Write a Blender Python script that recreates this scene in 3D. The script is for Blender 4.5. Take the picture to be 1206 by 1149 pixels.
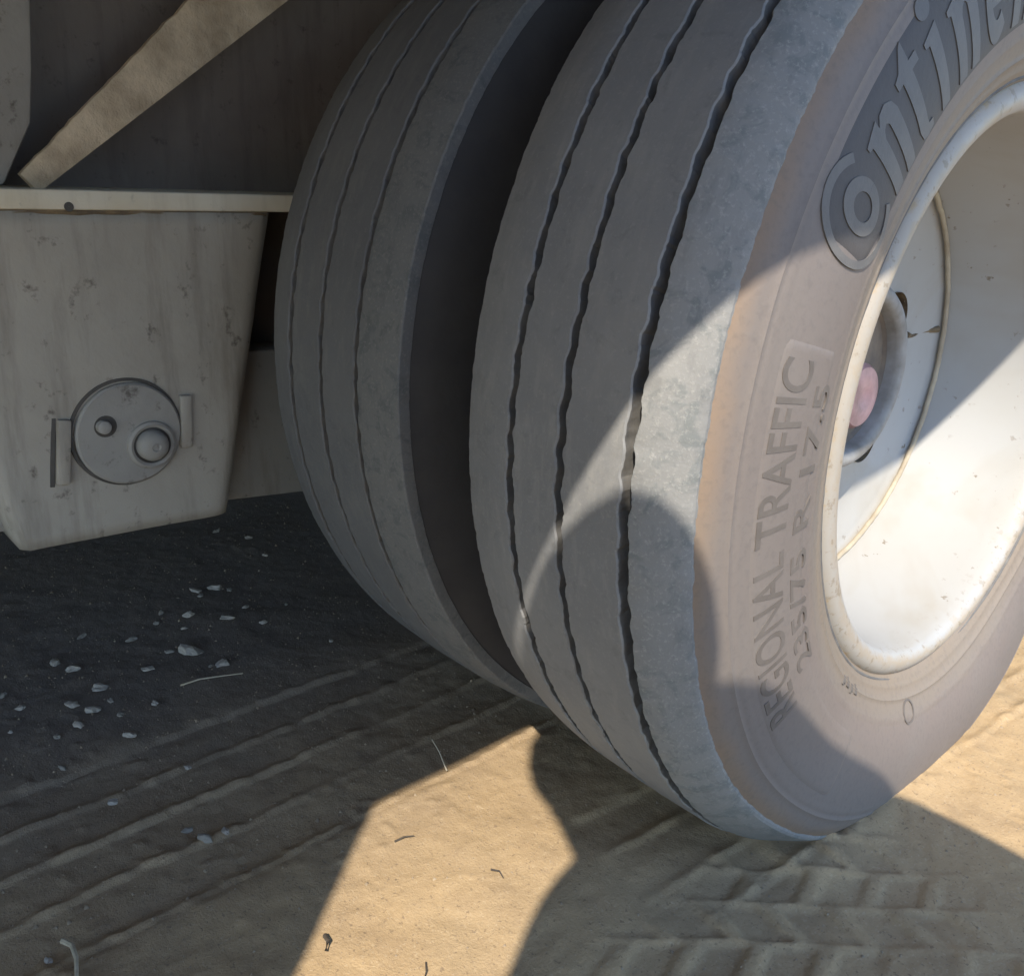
import bpy, bmesh, math, random
import numpy as np
from mathutils import Vector, Matrix, noise as mnoise

random.seed(7)
rng = np.random.default_rng(7)
S = bpy.context.scene
COL = S.collection
for o in list(bpy.data.objects):
    bpy.data.objects.remove(o)

# ------------------------------------------------------------------ camera, sky, sun, exposure
AX = 0.34                      # axle height above the ground (loaded tyre radius)
cam_d = bpy.data.cameras.new('camera')
cam_d.sensor_width = 36.0
cam_d.lens = 36.0 * 1048.14 / 1206.0
cam_d.clip_start = 0.005
cam_d.clip_end = 600
cam = bpy.data.objects.new('camera', cam_d)
COL.objects.link(cam)
RIGHT = Vector((0.66818, 0.74292, 0.04004))
DOWN = Vector((0.26773, -0.18988, -0.94460))
FWD = Vector((-0.69416, 0.64188, -0.32577))
M3 = Matrix((RIGHT, -DOWN, -FWD)).transposed()
CAM = Vector((0.3622, -0.7492, 0.4917))
cam.matrix_world = Matrix.Translation(CAM) @ M3.to_4x4()
S.camera = cam

SUN = Vector((1 / 1.74, -0.72, 1.0)).normalized()
sl = bpy.data.lights.new('sun', 'SUN')
sl.energy = 2.7
sl.angle = math.radians(0.55)
sl.color = (1.0, 0.91, 0.77)
so = bpy.data.objects.new('sun', sl)
so.rotation_euler = (-SUN).to_track_quat('-Z', 'Y').to_euler()
so.location = (3, -3, 6)
COL.objects.link(so)

wd = bpy.data.worlds.new('World')
S.world = wd
wd.use_nodes = True
nt = wd.node_tree
sky = nt.nodes.new('ShaderNodeTexSky')
sky.sky_type = 'NISHITA'
sky.sun_disc = False
sky.sun_elevation = math.asin(SUN.z)
sky.sun_rotation = math.atan2(SUN.x, SUN.y)
sky.dust_density = 0.2
sky.ozone_density = 3.0
nt.links.new(sky.outputs[0], nt.nodes['Background'].inputs[0])
nt.nodes['Background'].inputs[1].default_value = 0.15
S.view_settings.view_transform = 'Standard'
S.view_settings.look = 'None'
S.view_settings.gamma = 1.0
S.view_settings.use_curve_mapping = False
S.view_settings.exposure = 1.5
S.cycles.max_bounces = 5
S.cycles.diffuse_bounces = 3
S.cycles.glossy_bounces = 1
S.cycles.transmission_bounces = 0


# ------------------------------------------------------------------ material helpers
class Mat:
    def __init__(self, name, rough=0.8, metal=0.0, spec=0.4):
        self.m = bpy.data.materials.new(name)
        self.m.use_nodes = True
        self.t = self.m.node_tree
        self.b = self.t.nodes['Principled BSDF']
        self.b.inputs['Roughness'].default_value = rough
        self.b.inputs['Metallic'].default_value = metal
        self.b.inputs['Specular IOR Level'].default_value = spec
        self._co = None

    def n(self, typ, **kw):
        nd = self.t.nodes.new(typ)
        for k, v in kw.items():
            setattr(nd, k, v)
        return nd

    def l(self, a, b):
        self.t.links.new(a, b)

    @property
    def co(self):
        if self._co is None:
            self._co = self.n('ShaderNodeTexCoord').outputs['Object']
        return self._co

    def mapped(self, scale=(1, 1, 1), loc=(0, 0, 0), rot=(0, 0, 0)):
        mp = self.n('ShaderNodeMapping')
        mp.inputs['Scale'].default_value = scale
        mp.inputs['Location'].default_value = loc
        mp.inputs['Rotation'].default_value = rot
        self.l(self.co, mp.inputs['Vector'])
        return mp.outputs[0]

    def noise(self, scale, detail=4, rough=0.6, vec=None, dist=0.0):
        nd = self.n('ShaderNodeTexNoise')
        nd.inputs['Scale'].default_value = scale
        nd.inputs['Detail'].default_value = detail
        nd.inputs['Roughness'].default_value = rough
        nd.inputs['Distortion'].default_value = dist
        self.l(vec if vec is not None else self.co, nd.inputs['Vector'])
        return nd.outputs['Fac']

    def ramp(self, fac, stops):
        r = self.n('ShaderNodeValToRGB')
        el = r.color_ramp.elements
        while len(el) < len(stops):
            el.new(0.5)
        for e, (p, c) in zip(el, stops):
            e.position = p
            e.color = (c, c, c, 1) if isinstance(c, (int, float)) else (*c, 1)
        self.l(fac, r.inputs[0])
        return r.outputs[0]

    def mix(self, fac, a, b, mode='MIX'):
        m = self.n('ShaderNodeMix', data_type='RGBA', blend_type=mode)
        m.clamp_factor = True
        for sock, v in ((m.inputs[0], fac), (m.inputs[6], a), (m.inputs[7], b)):
            if isinstance(v, (int, float)):
                sock.default_value = v
            elif isinstance(v, tuple):
                sock.default_value = (*v, 1)
            else:
                self.l(v, sock)
        return m.outputs[2]

    def math(self, op, a, b=0.0, clamp=False):
        m = self.n('ShaderNodeMath', operation=op, use_clamp=clamp)
        for sock, v in ((m.inputs[0], a), (m.inputs[1], b)):
            if isinstance(v, (int, float)):
                sock.default_value = v
            else:
                self.l(v, sock)
        return m.outputs[0]

    def radius(self):
        sp = self.n('ShaderNodeSeparateXYZ')
        self.l(self.co, sp.inputs[0])
        y2 = self.math('MULTIPLY', sp.outputs[1], sp.outputs[1])
        z2 = self.math('MULTIPLY', sp.outputs[2], sp.outputs[2])
        return self.math('SQRT', self.math('ADD', y2, z2))

    def color(self, c):
        if isinstance(c, tuple):
            self.b.inputs['Base Color'].default_value = (*c, 1)
        else:
            self.l(c, self.b.inputs['Base Color'])

    def bump(self, h, strength=0.5, dist=0.002):
        bp = self.n('ShaderNodeBump')
        bp.inputs['Strength'].default_value = strength
        bp.inputs['Distance'].default_value = dist
        self.l(h, bp.inputs['Height'])
        self.l(bp.outputs[0], self.b.inputs['Normal'])

    def rough(self, v):
        self.l(v, self.b.inputs['Roughness'])


def mk_tread(name, worn, k=1.0):
    M = Mat(name, rough=0.78, spec=0.3)
    big = M.noise(7, 4, 0.6)
    fine = M.noise(390, 3, 0.75)
    spots = M.noise(60, 4, 0.7, dist=0.6)
    scuff = M.noise(1.0, 4, 0.7, vec=M.mapped((95, 26, 26)), dist=0.2)

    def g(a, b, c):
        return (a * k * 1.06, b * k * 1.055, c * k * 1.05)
    if worn:
        c = M.mix(M.ramp(big, [(0.35, 0.0), (0.7, 1.0)]), g(0.205, 0.21, 0.213), g(0.25, 0.25, 0.244))
        c = M.mix(M.ramp(spots, [(0.50, 0.0), (0.62, 0.62)]), c, g(0.140, 0.158, 0.162))
        c = M.mix(M.ramp(fine, [(0.54, 0.0), (0.68, 0.6)]), c, g(0.33, 0.328, 0.315))
        c = M.mix(M.ramp(scuff, [(0.54, 0.0), (0.70, 0.30)]), c, g(0.13, 0.132, 0.138))
    else:
        c = M.mix(M.ramp(big, [(0.35, 0.0), (0.7, 1.0)]), g(0.178, 0.182, 0.190), g(0.228, 0.229, 0.230))
        c = M.mix(M.ramp(scuff, [(0.50, 0.0), (0.66, 0.5)]), c, g(0.255, 0.253, 0.246))
        c = M.mix(M.ramp(spots, [(0.56, 0.0), (0.68, 0.45)]), c, g(0.150, 0.153, 0.160))
        c = M.mix(M.ramp(fine, [(0.56, 0.0), (0.70, 0.45)]), c, g(0.29, 0.288, 0.278))
    M.color(c)
    h = M.math('ADD', M.math('MULTIPLY', fine, 0.6), M.math('MULTIPLY', spots, 1.0 if worn else 0.5))
    M.bump(h, 0.30, 0.0014 if worn else 0.0010)
    return M.m


M_tread = mk_tread('dusty_tread_rubber', False)
M_treadw = mk_tread('scuffed_shoulder_rubber', True, 0.90)
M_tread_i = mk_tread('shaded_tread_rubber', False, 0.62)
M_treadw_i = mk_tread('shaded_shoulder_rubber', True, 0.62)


def mk_side(name, recess=False):
    M = Mat(name, rough=0.62, spec=0.35)
    R = M.radius()
    warp = M.math('ADD', R, M.math('MULTIPLY', M.math('SUBTRACT', M.noise(14, 4), 0.5), 0.022))
    t = M.math('MULTIPLY', M.math('SUBTRACT', warp, 0.23), 1 / 0.15, clamp=True)   # 0 at the bead .. 1 at the shoulder
    c = M.ramp(t, [(0.0, (0.231, 0.182, 0.133)), (0.18, (0.208, 0.172, 0.139)), (0.30, (0.180, 0.149, 0.133)),
                   (0.48, (0.168, 0.144, 0.132)), (0.66, (0.174, 0.151, 0.140)), (0.84, (0.177, 0.152, 0.139)),
                   (0.93, (0.231, 0.168, 0.121)), (1.0, (0.213, 0.176, 0.139))])
    big = M.noise(11, 5, 0.6)
    c = M.mix(M.ramp(big, [(0.45, 0.0), (0.75, 0.45)]), c, (0.19, 0.173, 0.158))
    fine = M.noise(220, 5, 0.6)
    c = M.mix(M.ramp(fine, [(0.5, 0.0), (0.75, 0.3)]), c, (0.09, 0.085, 0.085))
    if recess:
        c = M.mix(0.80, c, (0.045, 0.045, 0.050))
    M.color(c)
    h = fine
    M.bump(h, 0.3, 0.0008)
    return M.m


M_side = mk_side('dusty_sidewall_rubber')
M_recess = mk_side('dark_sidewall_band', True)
M_side_in = None


def mk_simple(name, c0, c1, scale=30, rough=0.7, metal=0.0, bump=0.3, bd=0.001, spec=0.4):
    M = Mat(name, rough=rough, metal=metal, spec=spec)
    n = M.noise(scale, 4, 0.6)
    M.color(M.mix(M.ramp(n, [(0.35, 0.0), (0.7, 1.0)]), c0, c1))
    M.bump(M.noise(scale * 5, 5), bump, bd)
    return M.m


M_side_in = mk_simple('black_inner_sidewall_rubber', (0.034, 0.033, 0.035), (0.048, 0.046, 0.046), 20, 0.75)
M_groove = mk_simple('groove_wall_rubber', (0.10, 0.098, 0.097), (0.17, 0.162, 0.15), 60, 0.85)
M_letter = mk_simple('raised_letter_rubber', (0.105, 0.092, 0.084), (0.140, 0.124, 0.113), 40, 0.6)
M_bigletter = mk_simple('raised_logo_rubber', (0.105, 0.103, 0.105), (0.135, 0.130, 0.127), 40, 0.6)


def mk_rim():
    M = Mat('chipped_cream_rim_paint', rough=0.5, spec=0.3)
    big = M.noise(7, 5, 0.6)
    c = M.mix(M.ramp(big, [(0.35, 0.0), (0.7, 1.0)]), (0.365, 0.365, 0.36), (0.35, 0.342, 0.325))
    stain = M.noise(4.5, 4, 0.65, dist=1.0)
    c = M.mix(M.ramp(stain, [(0.48, 0.0), (0.68, 0.6)]), c, (0.31, 0.28, 0.23))
    chip = M.noise(95, 3, 0.6)
    sparse = M.noise(16, 2, 0.5)
    cm = M.math('MULTIPLY', M.ramp(chip, [(0.66, 0.0), (0.70, 1.0)]), M.ramp(sparse, [(0.45, 0.0), (0.60, 1.0)]))
    c = M.mix(M.math('MULTIPLY', cm, 0.8), c, (0.16, 0.125, 0.085))
    # rust and dust rubbed along the lip
    R = M.radius()
    w = M.math('ADD', R, M.math('MULTIPLY', M.math('SUBTRACT', M.noise(48, 4, 0.75), 0.5), 0.026))
    lip = M.ramp(M.math('MULTIPLY', M.math('SUBTRACT', w, 0.20), 1 / 0.04, clamp=True),
                 [(0.0, 0.0), (0.40, 0.0), (0.56, 0.55), (0.70, 0.25), (0.84, 0.35), (0.93, 0.9), (1.0, 1.0)])
    c = M.mix(lip, c, (0.36, 0.27, 0.165))
    lc = M.math('MULTIPLY', M.ramp(M.noise(130, 3, 0.7), [(0.58, 0.0), (0.66, 0.6)]), M.ramp(R, [(0.0, 0.0), (0.2120, 0.0), (0.2160, 1.0), (1.0, 1.0)]))
    c = M.mix(lc, c, (0.22, 0.18, 0.13))
    M.color(c)
    M.rough(M.ramp(big, [(0.3, 0.42), (0.7, 0.6)]))
    M.bump(M.math('SUBTRACT', M.math('MULTIPLY', M.noise(30, 4), 0.4), cm), 0.25, 0.0012)
    return M.m


M_rim = mk_rim()
M_hub = mk_simple('grimy_grey_hub_paint', (0.30, 0.295, 0.285), (0.17, 0.155, 0.135), 35, 0.65)
M_hubin = mk_simple('greasy_hub_recess', (0.20, 0.16, 0.12), (0.12, 0.10, 0.085), 60, 0.6)
M_pink = mk_simple('faded_pink_cap_plastic', (0.56, 0.33, 0.32), (0.33, 0.19, 0.18), 45, 0.35)
M_rust = mk_simple('rusty_seam', (0.11, 0.085, 0.06), (0.22, 0.16, 0.09), 80, 0.85)


def mk_steel(name, base, light, dirt, streak=True, amt=1.0):
    M = Mat(name, rough=0.7, spec=0.35)
    big = M.noise(6, 4, 0.65, dist=0.5)
    c = M.mix(M.ramp(big, [(0.38, 0.0), (0.68, 1.0)]), base, light)
    if streak:
        sv = M.mapped((24, 24, 3.0))
        st = M.noise(1.6, 5, 0.65, vec=sv)
        c = M.mix(M.ramp(st, [(0.50, 0.0), (0.72, 0.7 * amt)]), c, dirt)
    sp = M.noise(55, 4, 0.7)
    c = M.mix(M.ramp(sp, [(0.60, 0.0), (0.72, 0.7 * amt)]), c, (0.07, 0.055, 0.045))
    M.color(c)
    M.bump(M.math('ADD', M.noise(120, 5), sp), 0.35, 0.0012)
    return M.m


M_hanger = mk_steel('dusty_white_hanger_paint', (0.335, 0.305, 0.258), (0.40, 0.368, 0.315), (0.18, 0.156, 0.128))
M_flange = mk_steel('cream_flange_paint', (0.60, 0.535, 0.41), (0.66, 0.62, 0.52), (0.36, 0.31, 0.23), True, 0.6)
M_web = mk_steel('grimy_frame_paint', (0.15, 0.125, 0.11), (0.19, 0.162, 0.142), (0.10, 0.08, 0.07))
M_post = mk_steel('dusty_stiffener_paint', (0.26, 0.245, 0.22), (0.32, 0.30, 0.27), (0.15, 0.135, 0.12))
M_washer = mk_steel('dusty_grey_washer_steel', (0.25, 0.236, 0.215), (0.34, 0.325, 0.295), (0.16, 0.145, 0.13), False)
M_dark = mk_simple('dark_steel', (0.06, 0.055, 0.05), (0.10, 0.09, 0.08), 30, 0.7)
M_deck = mk_steel('underside_paint', (0.14, 0.125, 0.11), (0.18, 0.165, 0.145), (0.09, 0.08, 0.07))
M_brace = mk_simple('mottled_tan', (0.56, 0.46, 0.335), (0.30, 0.24, 0.17), 26, 0.95, bump=0.7, bd=0.003)


def mk_dirt():
    M = Mat('dry_sandy_dirt', rough=0.95, spec=0.15)
    big = M.noise(2.6, 4, 0.6, dist=0.4)
    med = M.noise(17, 4, 0.65)
    fine = M.noise(140, 6, 0.7)
    c = M.mix(M.ramp(big, [(0.36, 0.0), (0.64, 1.0)]), (0.40, 0.284, 0.158), (0.375, 0.275, 0.163))
    c = M.mix(M.ramp(med, [(0.48, 0.0), (0.72, 0.6)]), c, (0.29, 0.208, 0.125))
    c = M.mix(M.ramp(fine, [(0.55, 0.0), (0.78, 0.5)]), c, (0.20, 0.145, 0.095))
    c = M.mix(M.ramp(M.noise(380, 2, 0.6), [(0.60, 0.0), (0.70, 0.5)]), c, (0.46, 0.36, 0.24))
    c = M.mix(M.ramp(M.noise(300, 2, 0.6), [(0.62, 0.0), (0.70, 0.6)]), c, (0.17, 0.125, 0.085))
    # soil colour darkens inwards under the trailer, with a ragged edge
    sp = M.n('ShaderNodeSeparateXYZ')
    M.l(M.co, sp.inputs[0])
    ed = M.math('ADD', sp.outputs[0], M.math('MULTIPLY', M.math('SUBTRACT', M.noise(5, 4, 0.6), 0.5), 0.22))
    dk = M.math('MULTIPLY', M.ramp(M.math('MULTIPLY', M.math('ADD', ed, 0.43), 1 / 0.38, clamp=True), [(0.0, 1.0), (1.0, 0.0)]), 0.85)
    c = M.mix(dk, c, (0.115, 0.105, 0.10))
    M.color(c)
    h = M.math('ADD', M.math('MULTIPLY', med, 1.2), M.math('ADD', M.math('MULTIPLY', fine, 0.5), M.math('MULTIPLY', M.noise(520, 3, 0.75), 0.45)))
    M.bump(h, 0.6, 0.0030)
    return M.m


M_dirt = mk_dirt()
M_stone = mk_simple('pale_grey_stone', (0.36, 0.325, 0.28), (0.22, 0.20, 0.175), 90, 0.9)
M_stone_d = mk_simple('dull_grey_stone', (0.17, 0.155, 0.135), (0.24, 0.22, 0.19), 90, 0.9)
M_straw = mk_simple('dry_pale_straw', (0.42, 0.37, 0.28), (0.30, 0.26, 0.19), 120, 0.7)
M_twig = mk_simple('dark_dry_twig', (0.05, 0.042, 0.036), (0.09, 0.07, 0.05), 120, 0.85)


# ------------------------------------------------------------------ mesh helpers
def link(name, me, mat, parent=None, loc=None):
    o = bpy.data.objects.new(name, me)
    COL.objects.link(o)
    if mat is not None and len(me.materials) == 0:
        me.materials.append(mat)
    if parent is not None:
        o.parent = parent
    if loc is not None:
        o.location = loc
    return o


def mesh_np(name, V, F, smooth=True, sharp=None):
    me = bpy.data.meshes.new(name)
    V = np.asarray(V, np.float32)
    F = np.asarray(F, np.int32)
    k = F.shape[1]
    me.vertices.add(len(V))
    me.vertices.foreach_set('co', V.ravel())
    me.loops.add(F.size)
    me.loops.foreach_set('vertex_index', F.ravel())
    me.polygons.add(len(F))
    me.polygons.foreach_set('loop_start', np.arange(0, F.size, k, dtype=np.int32))
    me.polygons.foreach_set('loop_total', np.full(len(F), k, np.int32))
    me.update(calc_edges=True)
    me.validate()
    if smooth:
        me.polygons.foreach_set('use_smooth', np.ones(len(me.polygons), bool))
        if sharp:
            me.set_sharp_from_angle(angle=math.radians(sharp))
    me.update()
    return me


def empty(name, loc=(0, 0, 0), parent=None):
    o = bpy.data.objects.new(name, None)
    o.empty_display_size = 0.1
    COL.objects.link(o)
    o.location = loc
    if parent is not None:
        o.parent = parent
    return o


def tag(o, label=None, cat=None, group=None, kind=None):
    for k, v in (('label', label), ('category', cat), ('group', group), ('kind', kind)):
        if v:
            o[k] = v
    return o


def lathe(P, n, wave=None, deform=None, closed=False):
    """revolve profile P [(x, r)] about the X axis; wave(theta) -> per-profile-point (dx, dr)"""
    P = np.asarray(P, float)
    m = len(P)
    th = np.linspace(0, 2 * np.pi, n, endpoint=False)
    X = np.repeat(P[None, :, 0], n, 0)
    R = np.repeat(P[None, :, 1], n, 0)
    if wave is not None:
        dx, dr = wave(th)
        X = X + dx
        R = R + dr
    V = np.stack([X, R * np.cos(th)[:, None], R * np.sin(th)[:, None]], -1).reshape(-1, 3)
    if deform is not None:
        V = deform(V)
    i = np.arange(n)[:, None]
    mm = m if closed else m - 1
    j = np.arange(mm)[None, :]
    i2 = (i + 1) % n
    j2 = (j + 1) % m
    F = np.stack([i * m + j, i2 * m + j, i2 * m + j2, i * m + j2], -1).reshape(-1, 4)
    return V, F


def bm_mesh(name, bm, bevel=0.0, seg=2, smooth=True):
    if bevel:
        bmesh.ops.bevel(bm, geom=[e for e in bm.edges if len(e.link_faces) == 2 and e.calc_face_angle(0) > 0.4],
                        offset=bevel, segments=seg, affect='EDGES', profile=0.5)
    bmesh.ops.recalc_face_normals(bm, faces=bm.faces)
    me = bpy.data.meshes.new(name)
    bm.to_mesh(me)
    bm.free()
    if smooth:
        for p in me.polygons:
            p.use_smooth = True
        me.set_sharp_from_angle(angle=math.radians(40))
    return me


def box(name, mn, mx, mat, parent, bevel=0.002, seg=2):
    bm = bmesh.new()
    bmesh.ops.create_cube(bm, size=1.0)
    mn, mx = Vector(mn), Vector(mx)
    for v in bm.verts:
        v.co = Vector(((mn[k] + mx[k]) / 2 + v.co[k] * (mx[k] - mn[k]) for k in range(3)))
    return link(name, bm_mesh(name, bm, bevel, seg), mat, parent)


def prism(name, pts, axis, a, b, mat, parent, bevel=0.002, seg=2):
    """polygon pts in the two other axes, extruded from a to b along axis"""
    bm = bmesh.new()

    def mk(p, c):
        q = list(p)
        q.insert(axis, c)
        return bm.verts.new(q)
    A = [mk(p, a) for p in pts]
    B = [mk(p, b) for p in pts]
    n = len(pts)
    bm.faces.new(A)
    bm.faces.new(B[::-1])
    for k in range(n):
        bm.faces.new((A[k], A[(k + 1) % n], B[(k + 1) % n], B[k]))
    bmesh.ops.recalc_face_normals(bm, faces=bm.faces)
    return link(name, bm_mesh(name, bm, bevel, seg), mat, parent)


def disc_x(name, P, center, mat, parent, n=64):
    """lathe about an X axis through center"""
    V, F = lathe(P, n)
    V = V + np.array(center)
    return link(name, mesh_np(name, V, F, True, 40), mat, parent)


def tube(name, pts, radii, mat, parent=None, n=8):
    V, F = [], []
    pts = [Vector(p) for p in pts]
    for i, p in enumerate(pts):
        d = (pts[min(i + 1, len(pts) - 1)] - pts[max(i - 1, 0)]).normalized()
        u = d.orthogonal().normalized()
        v = d.cross(u)
        for k in range(n):
            a = 2 * math.pi * k / n
            V.append(p + (u * math.cos(a) + v * math.sin(a)) * radii[i])
    for i in range(len(pts) - 1):
        for k in range(n):
            F.append((i * n + k, i * n + (k + 1) % n, (i + 1) * n + (k + 1) % n, (i + 1) * n + k))
    bm = bmesh.new()
    vs = [bm.verts.new(v) for v in V]
    for f in F:
        bm.faces.new([vs[k] for k in f])
    bm.faces.new(vs[:n][::-1])
    bm.faces.new(vs[-n:])
    return link(name, bm_mesh(name, bm), mat, parent)


# lattice value noise in numpy
def vnoise(x, y, seed=0):
    xi = np.floor(x).astype(np.int64)
    yi = np.floor(y).astype(np.int64)
    fx = x - xi
    fy = y - yi
    fx = fx * fx * (3 - 2 * fx)
    fy = fy * fy * (3 - 2 * fy)

    def hsh(a, b):
        h = (a * 374761393 + b * 668265263 + seed * 974711) & 0x7fffffff
        h = ((h ^ (h >> 13)) * 1274126177) & 0x7fffffff
        h = (h ^ (h >> 16)) & 0xffff
        return h / 65535.0
    a = hsh(xi, yi)
    b = hsh(xi + 1, yi)
    c = hsh(xi, yi + 1)
    d = hsh(xi + 1, yi + 1)
    return (a * (1 - fx) + b * fx) * (1 - fy) + (c * (1 - fx) + d * fx) * fy


def fbm(x, y, oct=4, seed=0):
    s, a, t = 0, 1.0, 0
    for k in range(oct):
        s = s + a * (vnoise(x * 2 ** k, y * 2 ** k, seed + k) - 0.5)
        t += a
        a *= 0.5
    return s / t


def sstep(a, b, x):
    t = np.clip((x - a) / (b - a), 0, 1)
    return t * t * (3 - 2 * t)


# ------------------------------------------------------------------ ground
def grid_lines(a, b, step, far):
    core = np.arange(a, b, step)
    out = []
    d, x = step, 0.0
    while x < far:
        d *= 1.22
        x += d
        out.append(x)
    out = np.array(out)
    return np.concatenate([(a - out)[::-1], core, core[-1] + out])


def ground_height(X, Y):
    Z = 0.010 * fbm(X * 3.0, Y * 3.0, 3, 3) + 0.0045 * fbm(X * 16, Y * 16, 3, 11) + 0.0019 * fbm(X * 60, Y * 60, 3, 21) + 0.0008 * fbm(X * 150, Y * 150, 2, 25)
    wob = 0.010 * fbm(Y * 9, X * 3, 3, 31)
    # ribbed prints of the trailer's own tyres, ridges where the tread grooves ran
    def ribs(xc, xs, slope, y1, fade0, fade1, seed, hgt):
        Xs = X - slope * (Y + 0.2)
        on = sstep(fade0, fade1, Y) * (1 - sstep(y1 - 0.04, y1, Y))
        half = (max(xs) - min(xs)) / 2
        mid = (max(xs) + min(xs)) / 2
        inside = 1 - sstep(half - 0.004, half + 0.012, np.abs(Xs - mid))
        h = -0.0035 * inside
        for q, x0 in enumerate(xs):
            d = Xs - x0 - 0.0035 * fbm(Y * 120 + X * 40, X * 90, 2, seed + 200 + q) - 0.007 * fbm(Y * 22, X * 0 + q * 3.7, 3, seed + q) - wob * 0.35
            s = np.where(d > 0, 0.0024, 0.0055)
            br = (0.35 + 1.1 * vnoise(Y * 60, X * 0 + q * 9.1, seed + 50 + q)) * (0.35 + 0.9 * vnoise(Y * 11, X * 0 + q * 5.3, seed + 80 + q))
            h = h + hgt * br * np.exp(-(d / s) ** 2)
        return h * on
    Z += ribs(-.245, [-.347, -.298, -.249, -.199, -.147], 0.02, 0.30, -1.0, -0.70, 71, 0.0038)
    Z += ribs(.013, [-.025, .018, .068, .104], 0.085, 0.30, -0.34, -0.25, 91, 0.0038)
    # block-tread prints of another vehicle crossing at an angle
    U = X * .67 + Y * .74
    Vv = -X * .74 + Y * .67
    U = U + 0.010 * fbm(X * 14, Y * 14, 4, 41)
    Vv = Vv + 0.009 * fbm(X * 14, Y * 14, 4, 47)
    row = np.floor(Vv / 0.036)
    fv = Vv / 0.036 - row
    par = np.where(np.mod(row, 2) == 0, 1.0, -1.0)
    su = np.mod((U + par * 0.6 * (fv - 0.5) * 0.036) / 0.047 + 0.37 * row, 1.0)
    blk = sstep(0.0, 0.10, su) * (1 - sstep(0.70, 0.78, su)) * sstep(0.0, 0.10, fv) * (1 - sstep(0.86, 0.94, fv))
    msk = sstep(0.045, 0.10, X) * (1 - sstep(-0.16, -0.06, Y + 0.1 * X)) * sstep(0.42, 0.60, vnoise(X * 9, Y * 9, 61) + 0.25)
    Z += -0.0031 * blk * msk * (0.5 + 0.9 * vnoise(X * 25, Y * 25, 63))
    # little crumbs of soil
    cr = vnoise(X * 110, Y * 110, 77)
    Z += 0.0013 * sstep(0.76, 0.93, cr) * sstep(0.35, 0.7, vnoise(X * 7, Y * 7, 78))
    # soil pushed up round the contact patches
    for xc, hw in ((.015, .10), (-.245, .10)):
        dx = np.maximum(np.abs(X - xc) - hw, 0)
        dy = np.maximum(np.abs(Y) - 0.18, 0)
        d = np.sqrt(dx * dx + dy * dy)
        Z += 0.006 * np.exp(-(d / 0.022) ** 2) - 0.004
    far = np.maximum(np.hypot(X, Y) - 2.0, 0)
    Z += 0.05 * np.clip(far / 8, 0, 1) * fbm(X * .35, Y * .35, 3, 7)
    return Z - ground_off


ground_off = 0.0
gx = grid_lines(-1.05, 0.45, 0.0030, 160)
gy = grid_lines(-0.80, 0.62, 0.0030, 160)
GX, GY = np.meshgrid(gx, gy, indexing='ij')
GZ = ground_height(GX, GY)
near = (np.abs(GX + .2) < .5) & (np.abs(GY + .3) < .4)
ground_off = float(GZ[near].mean())
GZ = GZ - ground_off
nx, ny = GX.shape
ii, jj = np.meshgrid(np.arange(nx - 1), np.arange(ny - 1), indexing='ij')
GF = np.stack([ii * ny + jj, (ii + 1) * ny + jj, (ii + 1) * ny + jj + 1, ii * ny + jj + 1], -1).reshape(-1, 4)
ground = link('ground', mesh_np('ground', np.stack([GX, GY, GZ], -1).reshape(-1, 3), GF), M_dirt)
tag(ground, kind='structure', label='dry sandy dirt ground with pressed tyre prints')


def gz(x, y):
    return float(ground_height(np.array([[x]], float), np.array([[y]], float))[0, 0])


# ------------------------------------------------------------------ trailer
trailer = tag(empty('trailer', (0, 0, 0)),
              'cream painted heavy trailer on dusty dual wheels, seen from beside its tyres', 'trailer')

# ---- tyres
ZC = -0.340


def squash(side_c, floor):
    """flatten the tyre on the ground and bulge its walls above the contact"""
    def f(V):
        V = V.copy()
        g = sstep(-0.20, -0.335, V[:, 2]) * (1 - sstep(0.20, 0.33, np.abs(V[:, 1])))
        r = np.hypot(V[:, 1], V[:, 2])
        wall = 1 - sstep(0.372, 0.388, r) * 0.6
        V[:, 0] += np.sign(V[:, 0] - side_c) * 0.011 * g * wall * sstep(0.05, 0.085, np.abs(V[:, 0] - side_c))
        V[:, 2] = np.maximum(V[:, 2], floor)
        return V
    return f


def interp_profile(ctrl, n):
    ctrl = np.asarray(ctrl, float)
    # Catmull-Rom through the control points
    P = np.vstack([2 * ctrl[0] - ctrl[1], ctrl, 2 * ctrl[-1] - ctrl[-2]])
    out = []
    for k in range(1, len(P) - 2):
        for t in np.linspace(0, 1, n, endpoint=False):
            a, b, c, d = P[k - 1], P[k], P[k + 1], P[k + 2]
            out.append(0.5 * ((2 * b) + (-a + c) * t + (2 * a - 5 * b + 4 * c - d) * t * t + (-a + 3 * b - 3 * c + d) * t ** 3))
    out.append(ctrl[-1])
    return np.array(out)


# outer tyre, outward wall (axle coordinates: x along the axle, outwards positive)
WALL_O = interp_profile([(.0975, .3700), (.1035, .3610), (.1085, .3480), (.1125, .3300), (.1150, .3100), (.1150, .2900),
                         (.1125, .2720), (.1080, .2560), (.1035, .2440), (.0985, .2350), (.090, .228)], 7)


def wall_x(R):
    r = WALL_O[::-1, 1]
    x = WALL_O[::-1, 0]
    return np.interp(R, r, x)


def ring_bumps(P, bumps):
    P = P.copy()
    for r0, w, h in bumps:
        P[:, 0] += h * np.exp(-((P[:, 1] - r0) / w) ** 2)
    return P


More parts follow.
